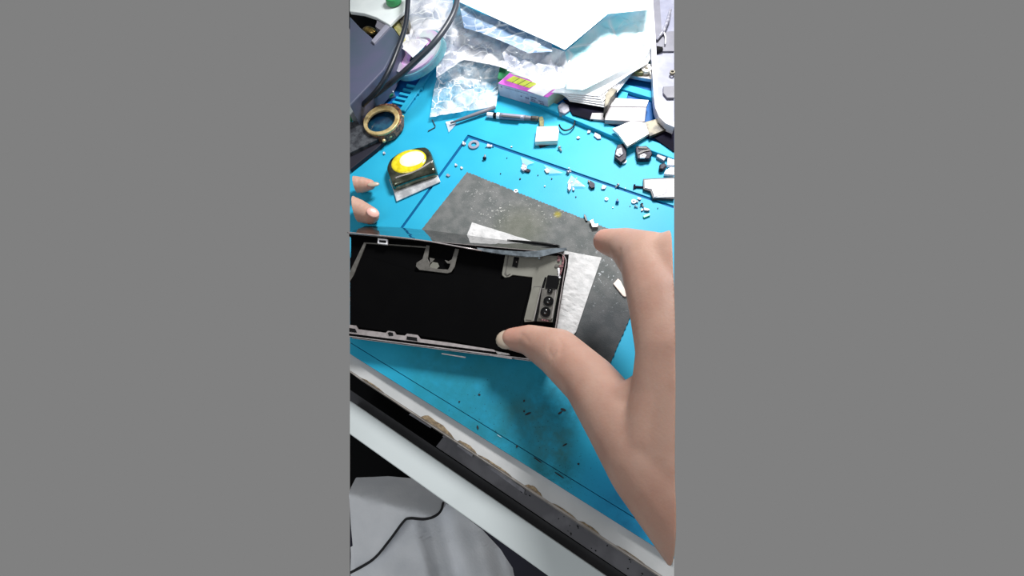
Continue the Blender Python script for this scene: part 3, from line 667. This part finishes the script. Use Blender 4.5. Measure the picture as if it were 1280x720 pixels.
# fanned stack of sheets
for k in range(5):
    s = k*2.2
    pts = [(700-s*1.2,112+s*.4),(750,62),(812,48),(813-s*.4,74+s*.6),(796-s*1.2,84+s*1.1),(757-s*.9,134-s*1.6),(712-s*.6,126-s*1.1)]
    bm = prism([(x, y) for x, y in pts], .0085+.0012*k, .0092+.0012*k)
    one('paper_sheet', bm, MT['white'], ['white sheet, lowest of the fanned stack behind the carton','white sheet, second from the bottom of the fanned stack behind the carton','white sheet in the middle of the fanned stack behind the carton','white sheet, second from the top of the fanned stack behind the carton','white sheet, topmost of the fanned stack behind the carton'][k], 'paper', 'white sheets in the fanned stack')

# ------------------------------------------------------------------ small carton
ct = thing('small_carton', 'small magenta and lavender carton with a lime panel, standing on the blue mat', 'carton', P(660,125,0))
zc_ = .0135
FL, FRc, BR, BL = P(622.5,104,zc_), P(684.5,122,zc_), P(707,105.5,zc_), P(637.5,90.5,zc_)
bm = bmesh.new(); add_prism(bm, [FL,FRc,BR,BL], Vector((0,0,-(zc_-.0003)))); obj('box_body', bm, MT['lav'], ct)
def topq(pts, h=.0004): return prism(pts, zc_-.0002, zc_+h)
obj('top_panel', topq([(622.8,104),(684.5,121.8),(706.6,105.6),(637.6,90.8)], .0002), MT['magenta'], ct)
lm = obj('lime_panel', topq([(632.5,100.5),(661.5,110),(671.5,104.5),(642,94.8)]), MT['lime'], ct)
for k in (1,2,3):
    t = k/4; a = (632.5+29*t, 100.5+9.5*t); b = (642+29.5*t, 94.8+9.7*t)
    obj('panel_rule', topq([a, (a[0]+.9,a[1]+.3), (b[0]+.9,b[1]+.3), b], .0005), MT['olive'], lm)
obj('white_patch', topq([(659,113.5),(679,120.3),(692,111),(677,104.8),(671.5,104.6)], .0006), MT['white'], ct)  # plain white patch over part of the carton top
obj('back_panel', topq([(641,93),(676,103.8),(694,110),(706,105.4),(638,91)], .0005), MT['palegreen'], ct)
bm = bmesh.new(); e = (FRc-BR).cross(Vector((0,0,1))).normalized()*-.0002
add_prism(bm, [FRc+e, BR+e, BR+e-Vector((0,0,zc_-.0005)), FRc+e-Vector((0,0,zc_-.0005))], e); obj('end_flap', bm, MT['palegreen'], ct)
fd = (FRc-FL); fn_ = fd.cross(Vector((0,0,1))).normalized()
for (u0, u1, h0, h1) in ((.05,.09,.74,.84),(.15,.62,.80,.83),(.45,.49,.46,.54),(.55,.63,.42,.56),(.66,.78,.62,.72),(.66,.76,.46,.54),(.66,.80,.34,.42),(.82,.92,.5,.58),(.84,.93,.32,.44)):
    n = max(1, int((u1-u0)/.022)); bm = bmesh.new()
    for k in range(n):
        a = u0+(u1-u0)*k/n; b = a+(u1-u0)/n*.72
        q = [FL+fd*a-Vector((0,0,zc_*(1-h1))), FL+fd*b-Vector((0,0,zc_*(1-h1))), FL+fd*b-Vector((0,0,zc_*(1-h0))), FL+fd*a-Vector((0,0,zc_*(1-h0)))]
        add_prism(bm, [p+fn_*.00005 for p in q], fn_*.0001)
    obj('small_print', bm, MT['print'], ct)
gb = one('circuit_board_corner', prism([(625.5,80),(641,88.5),(634,95),(626,99),(622,98)], .006, .013), MT['green'], 'dark green circuit board corner poking out behind the carton', 'circuit board')

# ------------------------------------------------------------------ tools and metal parts
sc_ = thing('precision_screwdriver', 'silver and black precision screwdriver lying in front of the carton', 'screwdriver', P(640,147,0))
def rod(parts, z, parent):
    for nm, a, b, r0, r1, m in parts:
        A, B = P(*a, z), P(*b, z); n = 6
        obj(nm, tube([A.lerp(B,i/n) for i in range(n+1)], [r0+(r1-r0)*i/n for i in range(n+1)], 14), MT[m], parent, True)
rod([('tip_cap',(609,143.5),(617,144.2),.0022,.0022,'whitepart'),('black_collar',(617,144.2),(621,144.6),.0025,.0025,'gloss_black'),('white_collar',(621,144.6),(625,145),.0027,.0027,'whitepart'),('grip',(625,145),(656,147.4),.0027,.0024,'lilac'),('shaft',(656,147.4),(664,148),.0023,.0018,'grey'),('end_piece',(664,148),(673,148.6),.0022,.0022,'soot')], .0027, sc_)
obj('grip_inlay', prism([(627,143.6),(650,145.6),(650,147.4),(627,145.4)], .0046, .0054), MT['dark_strip'], sc_)
one('tweezer_arm', tube([P(563,154,.003), P(580,148,.0032), P(600,141,.0034), P(619,134,.0036)], [.0007,.0015,.0018,.0016], 10), MT['grey'], 'grey tapered tool blade sticking out under the small zip bag', 'tool', smooth=True)
one('plastic_scrap', crumple([(557,152),(566,150),(571,154),(566,160),(561,165)], .0012, .001, 200, .002, 2.2), MT['bag_white'], 'crumpled clear plastic scrap at the tip of the grey tool blade', 'plastic scrap')
mc = thing('metal_module', 'white metal square module with a black wire lead in front of the carton', 'phone part', P(683,168,0))
obj('can', prism([(671,157.8),(697.5,157.2),(698.8,163),(697,175.6),(668.6,177)], .0005, .0055, .0006), MT['beige'], mc)
obj('base_shadow', prism([(672,179),(690,177.5),(690,180),(675,184.5)], .0001, .0008), MT['darkpart'], mc)  # dark sliver painted in as the module's cast shadow
obj('olive_plug', prism([(673.5,146),(678,145),(680,150),(679.5,158),(674.5,158)], .0005, .004, .0004), MT['olive'], mc)
obj('wire_lead', tube(spline([P(x,y,.003) for x,y in [(699,156),(701,160),(706,163),(713,161),(718,155),(719,148),(724,145),(731,143),(738,147)]],6), .0007, 8), MT['gloss_black'], mc, True)
one('film_cone', prism([(697,132),(703,127),(711,131),(712,138),(706,142),(699,140)], .0005, .006, .0008), MT['lightpart'], 'small grey folded film piece beside the carton end', 'scrap')
one('dark_patch', prism([(704,124),(757,135),(761,146),(740,150),(716,143)], .0045, .0055), MT['navyblack'], 'black patch of painted shade under the fanned papers behind the black wire', 'sheet')  # flat black piece painting the shade between papers and mat
one('dark_patch', trim(prism([(812,168),(835,158),(900,170),(900,200),(843,190)], .0044, .0052), .005, left=False), MT['navyblack'], 'flat black patch at the right edge below the grey phone housing', 'sheet')  # flat near-black piece above the tray
p1 = thing('shield_plate', 'bent white metal shield plate lying flat below the fanned papers', 'metal plate', P(780,140,0))
obj('upper_face', prism([(765,122),(811,125),(808,133.2),(759,132.4)], .005, .0095, .0003), MT['whitepart'], p1)
obj('lower_face', prism([(758,133.2),(808,134),(806,152),(756,150)], .0045, .0088, .0003), MT['shade'], p1)  # same plate in a greyer tone, shade put into the colour
obj('fold_line', prism([(759,132.3),(808,133.1),(808,134.1),(758.6,133.4)], .0045, .0084), MT['dark_strip'], p1)
obj('side_tab', prism([(740,141),(756,141),(755.5,150),(737.5,148.6)], .0045, .0062, .0002), MT['shade'], p1)
p2 = thing('shield_plate', 'tilted white metal shield plate with sooty end, overlapping the flat black patch', 'metal plate', P(795,165,0))
obj('folded_edge', prism([(765.4,160.7),(790,150.5),(805,153),(773,167.2)], .006, .0085, .0003), MT['whitepart'], p2)
obj('main_face', prism([(773,167.4),(805,153.2),(816,152),(822,161),(784.3,182.8)], .0058, .0083, .0003), MT['beige'], p2)
obj('fold_line', prism([(772.6,167),(805,152.8),(805.4,153.8),(773.4,167.9)], .0058, .0079), MT['dark_strip'], p2)
obj('sooty_end', prism([(806,152.5),(822,148),(836,160),(812,170.5)], .0058, .0084, .0003), MT['soot'], p2)
ys = thing('olive_connector', 'olive connector with a round white eyelet at the end of the papers', 'connector', P(803,90,0))
obj('plate', prism([(784,94),(797,89),(816,92),(814,99)], .0045, .0075), MT['silver'], ys)
obj('olive_body', prism([(793,88),(797,83.5),(804,84.5),(804,91),(797,91)], .007, .0105, .0004), MT['olive'], ys)
cR = P(807.5,89,.0085)
obj('eyelet', ring(cR, rad(cR,6.2), rad(cR,2.2), .003, 24), MT['beige'], ys)
obj('eyelet_neck', prism([(806,79),(813,80),(814,94),(811,88)], .0075, .0108, .0004), MT['beige'], ys)
one('metal_clip', prism([(757,117),(764,109),(772,112),(768,117),(763,124),(760,131),(755,135)], .006, .0165, .0005), MT['soot'], 'crumpled metal clip at the tip of the fanned papers', 'clip')

# phone back housing at the right edge
ph = thing('phone_back_housing', 'empty silver white phone housing with rounded corner at the top right edge', 'phone part', P(835,80,0))
zp = .014
oh = [(806,-40),(809.5,0),(814,60),(817,118),(819,134),(824,146),(832,154),(843,159),(920,172),(920,-40)]
ih = [(813,-38),(816.5,0),(820.5,60),(822.5,116),(825,132),(829,142),(835,148.5),(843,152),(915,164),(915,-38)]
obj('rim', trim(prism(oh, .006, zp, .0005, hole=ih), zp, left=False), MT['mirrorwhite'], ph)
obj('tray', trim(prism(oh, .005, .0085), .0085, left=False), MT['lilac'], ph)
obj('inner_band', trim(prism([(815,-38),(822,-38),(827,35),(829,58),(821,62),(818,30)], .008, .0105), zp-.004, left=False), MT['grey'], ph)
obj('inner_block', trim(prism([(826,42),(836,39),(900,38),(900,63),(822,64)], .008, .0102), zp-.004, left=False), MT['grey'], ph)
obj('flex_tail', tube([P(x,y,.0125) for x,y in [(838,12),(835,25),(830,38),(821,50)]], [.0012,.0016,.0016,.0012], 8), MT['lightpart'], ph, True)
obj('flex_tail', tube([P(x,y,.0125) for x,y in [(829,38),(832,46),(831.5,55)]], .0006, 8), MT['whitepart'], ph, True)
obj('black_notch', prism([(818,57),(828,58.5),(829,61),(820,63)], .0095, .0125), MT['gloss_black'], ph)
obj('component', trim(prism([(829,108),(860,106),(860,122),(834,122),(829,116)], .008, .0108, .0004), zp-.004, left=False), MT['grey'], ph)
bm = ring(P(840,92,.0105), .0022, .0012, .002, 20); obj('screw_post', bm, MT['soot'], ph)

# small modules on the right
def boxed(pts, z0, z1, m, name, label, cat, bev=.0003, group=None, tr=False):
    bm = prism(pts, z0, z1, bev)
    if tr: trim(bm, z1, left=False)
    return one(name, bm, MT[m], label, cat, group)
cm = thing('camera_flex', 'dark camera module with white dot and ring below the tilted shield plate', 'phone part', P(776,192,0))
obj('module', prism([(772,181),(779,179),(783,186),(783,198),(776,203),(768,196),(769,188)], .0002, .0042, .0004), MT['darkpart'], cm)
obj('module_top', prism([(771,186),(777,184),(779,192),(774,196),(769,193)], .004, .0054, .0004), MT['lightpart'], cm)
bm = bmesh.new(); ball(bm, P(775,192,.0055), .0011); obj('white_dot', bm, MT['whitepart'], cm, True)
cR = P(779.3,202.5,.0006); obj('ring', ring(cR, rad(cR,3.6), rad(cR,1), .0012, 20), MT['whitepart'], cm)
cm = thing('camera_bracket', 'dark square camera bracket with white centre, right of the camera module', 'phone part', P(805,191,0))
obj('frame', prism([(795,183),(808,182),(813,186),(815.5,192),(812,198),(797,198),(795,190)], .0002, .0045, .0005), MT['darkpart'], cm)
obj('notch', prism([(798,182.6),(809,183.4),(809,185.6),(798,185.2)], .0044, .0052), MT['gloss_black'], cm)
obj('arch', prism([(797,191),(804,187.5),(813,186.5),(813,188),(805,189.5),(798,193)], .0044, .0052), MT['gloss_black'], cm)
obj('white_contact', prism([(800,194),(805,191.8),(808,194),(806,197),(800,197)], .0044, .0055), MT['whitepart'], cm)
obj('contact_hole', prism(ell(803.4,194,1,.8,0,10), .0054, .0058), MT['gloss_black'], cm)
boxed([(824,189.5),(834.5,194.5),(830,201),(820.5,195)], .0002, .0030, 'lightpart', 'shield_can', 'small light grey shield can tilted by the white bits at the right edge', 'phone part')
boxed([(835,194),(838,197),(870,196),(870,207),(834,206)], .0002, .0032, 'whitepart', 'white_bracket', 'white bracket at the right edge, above the grey plug', 'phone part', tr=True)
boxed([(832,212.5),(838,209),(870,210),(870,222),(843,218.5),(830,217)], .0002, .0030, 'whitepart', 'white_connector', 'white connector at the right edge, below the grey plug', 'phone part', tr=True)
bm = prism([(824.5,205),(831,203),(834,207),(829,211.5),(824,211)], .0002, .0040, .0008); one('grey_plug', bm, MT['darkpart'], 'dark grey round plug between the white bracket and the white connector', 'connector')
bt = thing('battery_plate', 'small white battery with grey tape and black flex tail at the right edge', 'battery', P(825,235,0))
obj('black_border', trim(prism([(804,223.5),(900,218),(900,250),(842,248.5),(816,247.8),(813,239),(804,236)], .0002, .0028, .0003), .0028, left=False), MT['dark_strip'], bt)
obj('white_cell', trim(prism([(805.8,225),(900,220),(900,246),(843,246),(817.5,246.6),(815,236.5),(806,234.5)], .0026, .0036, .0003), .0036, left=False), MT['whitepart'], bt)
obj('grey_tape', prism([(820,224),(833,223.4),(836,238),(831,243),(818,246),(816,240)], .0034, .0039), MT['lightpart'], bt)
obj('flex_tail', prism([(794,232),(805,233),(805,234.6),(796,234.2),(791.5,236),(792,230.5),(794.5,230)], .0002, .0012), MT['navyblack'], bt)

# tiny parts and screws strewn on the mat
def washer(x, y, r, m, label):
    c = P(x, y, .0002); one('washer', ring(c, rad(c,r), rad(c,r*.5), .0011, 20), MT[m], label, 'washer')
washer(592.5,181.5,7,'lilac','large grey ring washer at the groove corner of the blue mat')
washer(809.5,208.8,2.6,'whitepart','tiny white washer beyond the green chip') if False else None
washer(792,252.5,3.0,'whitepart','small white washer among the screws beside the battery')
washer(645,239.5,2.6,'whitepart','tiny white washer on the top edge of the grey pad')
washer(758,249.5,2.2,'whitepart','tiny white washer left of the navy screw')
def screw(x, y, r, m, label, tilt=0):
    t = thing('screw', label, 'screw', P(x,y,0.0))
    c = P(x,y,.0); R = rad(c, r); A = Matrix.Rotation(random.uniform(0,6.3),4,'Z')
    d = A @ Vector((1,0,0))
    bm = tube([c+Vector((0,0,R*.8)), c+d*R*.5+Vector((0,0,R*.8))], R*.8, 12); obj('head', bm, MT[m], t)
    bm = tube([c+d*R*.4+Vector((0,0,R*.8)), c+d*R*2.1+Vector((0,0,R*.5))], R*.4, 8); obj('shaft', bm, MT['silver'], t)
screw(699,186,3,'silver','bright screw right of the white metal module')
screw(773,232,2.6,'silver','silver screw above the navy screw on the mat')
screw(771.3,254.5,2.7,'bluescreen','dark navy screw lying on the blue mat above the index finger')
screw(709.5,217.5,3,'lilac','grey screw just below the far mat groove')
screw(606,200,3,'darkpart','dark screw inside the mat corner, below the ring washer')
screw(797,253,2,'whitepart','white screw touching the small washer near the battery')
screw(793,258.5,2,'lightpart','light screw below the small washer near the battery')
screw(801.5,256,2.4,'darkpart','dark screw right of the small washer near the battery')
def chip(x, y, a, b, ang, m, h, label, cat='chip', name='chip'):
    bm = prism([(x+u*a*cos(ang)-v*b*sin(ang), y+u*a*sin(ang)+v*b*cos(ang)) for u, v in random.choice((((-1,-.7),(-.2,-1),(1,-.6),(.8,1),(-.9,.7)),((-1,-1),(.5,-.8),(1,.2),(.3,1),(-.8,.6)),((-1,-.8),(.9,-1),(.7,.5),(0,.8),(-1,1))))], .0002, h*.8, .0002)
    one(name, bm, MT[m], label, cat)
chip(655,209,4,4.5,.5,'bit',.003,'pale broken chip below the far groove, left end of the line')
chip(660,213,3,2.2,.4,'darkpart',.002,'grey chip touching the pale broken chip')
chip(684,213,2.6,3.2,-.5,'cream',.002,'cream chip with film at its side, second along the groove')
chip(712,233,2.4,5.5,.15,'bit',.003,'tall pale chip under the clear film triangle')
chip(717,236,1.6,2,.15,'bit',.002,'white crumb right of the tall pale chip')
chip(740,231,4.5,4,.5,'darkpart',.0028,'dark metal socket below the groove, right of the film triangle')
chip(737,227,2.8,1.6,.5,'gloss_black',.0020,'black sliver against the dark metal socket')
chip(755,234,2.6,3,.4,'bit',.0018,'white flake right of the dark metal socket')
chip(799,248,2.4,1.6,.3,'bit',.0015,'white crumb above the small washer near the battery')
chip(808.5,261.5,4,1.7,.1,'bit',.0022,'white curved chip just above the green chip')
chip(808.5,269,4.8,1.9,-.45,'greenbit',.0018,'bright green chip lying above the index finger')
chip(803,262,1.5,1.6,.2,'bit',.0015,'light crumb left of the white curved chip')
chip(747,170,5.5,3.2,.5,'lilac',.0016,'lilac square film chip left of the shield plates')
chip(736.5,164.5,2,2,.2,'bit',.0018,'white crumb by the tray rim, left of the lilac chip')
chip(723,172,1.8,2,.8,'bit',.0015,'grey crumb between the white metal module and the lilac chip')
chip(612,182,3.4,2,.3,'bit',.0018,'white chip right of the ring washer')
chip(580,179,2.4,2.4,.2,'bit',.0018,'pale crumb left of the ring washer')
chip(570,206,1.7,1.7,.2,'bit',.0015,'white crumb left of the pad corner')
chip(577,209.5,1.7,1.4,.2,'cream',.0015,'cream crumb next to the pad corner')
chip(560,219,2.2,1.8,.7,'lilac',.0015,'lilac crumb on the left groove, above the pad edge')
chip(480,191,1.5,1.5,.7,'bit',.0015,'white crumb between the watch and the chrome module')
chip(732,272,1.3,5,-.35,'gloss_black',.003,'thin black pin at the tip of the index finger','pin','pin')
bm = prism([(737,276),(741,273.5),(743.5,280),(748,279.5),(748,283),(741,284)], .0013, .004, .0003); one('metal_clip', bm, MT['silver'], 'silver bent clip at the tip of the index finger, on the pad edge', 'clip')
bm = prism([(766.5,354.5),(772.5,348),(776,351),(784.5,368.5),(781.5,371),(778,369)], .0013, .0024, .0003); one('plastic_chip', bm, MT['cream'], 'pinkish cream plastic chip on the grey pad beside the hand', 'chip')
one('bent_wire', tube([P(x,y,.0007) for x,y in [(540,149.5),(544,157),(544,159),(535,164)]], .0004, 6), MT['dark_strip'], 'short bent dark wire on the mat below the small zip bag', 'wire')
for pts, lab in (([(651,196),(668,203),(660,206),(655,214)], 'clear film scrap above the pale broken chip'), ([(680,206),(704,216),(687,217)], 'clear film scrap right of the cream chip'), ([(714,219),(732,233),(716,233),(709,229)], 'clear film triangle over the tall pale chip')):
    one('film_scrap', crumple(pts, .0016, .0006, 200, .003, 1.), MT['bag_thin'], lab, 'film')

for k in range(22):
    t = random.random(); x = 600+225*t; y = 178+.346*(x-586)+random.uniform(-14, 26)
    if y > 214+.40*(x-584)-4: y -= 14
    a = random.uniform(.6,1.2); c = P(x, y)
    bm = prism([(x+a*cos(q)*random.uniform(.7,1.2), y+a*.8*sin(q)) for q in (0,1.3,2.5,3.7,5.1)], .0001, .0008)
    one('metal_speck', bm, MT[random.choice(('darkpart','bit','dark_strip'))], 'tiny speck of metal or solder strewn on the blue mat near the far groove', 'speck', 'specks on the blue mat')
for k, (x, y, a, b, g_) in enumerate(((599,493,1.6,1.,.4),(574,502,1.,1.,0),(655,501,1.,1.4,.2),(655,514,1.,1.2,0),(660,517,4,1.2,-.4),(597,534,1.,2.6,-.3),(646,558,1.2,1.6,.5),(704,512,3.6,1.6,.3),(700,516,3,1.2,-.5),(706,556,3.4,.9,-.5),(723,580,1.4,1.2,.2),(624,545,3.6,.5,.55),(672,575,6,.7,.6),(699,594,7,.7,.6))):
    bm = prism(ell(x, y, a, b, 57.3*g_, 10), .00005, .0005)
    one('grime_fleck', bm, MT['seam'] if k != 11 else MT['bag_thin'], 'small dark fleck of grime on the near part of the blue mat' if k != 11 else 'thin pale scratch of film near the front groove of the blue mat', 'fleck', 'grime flecks on the near mat' if k != 11 else None)
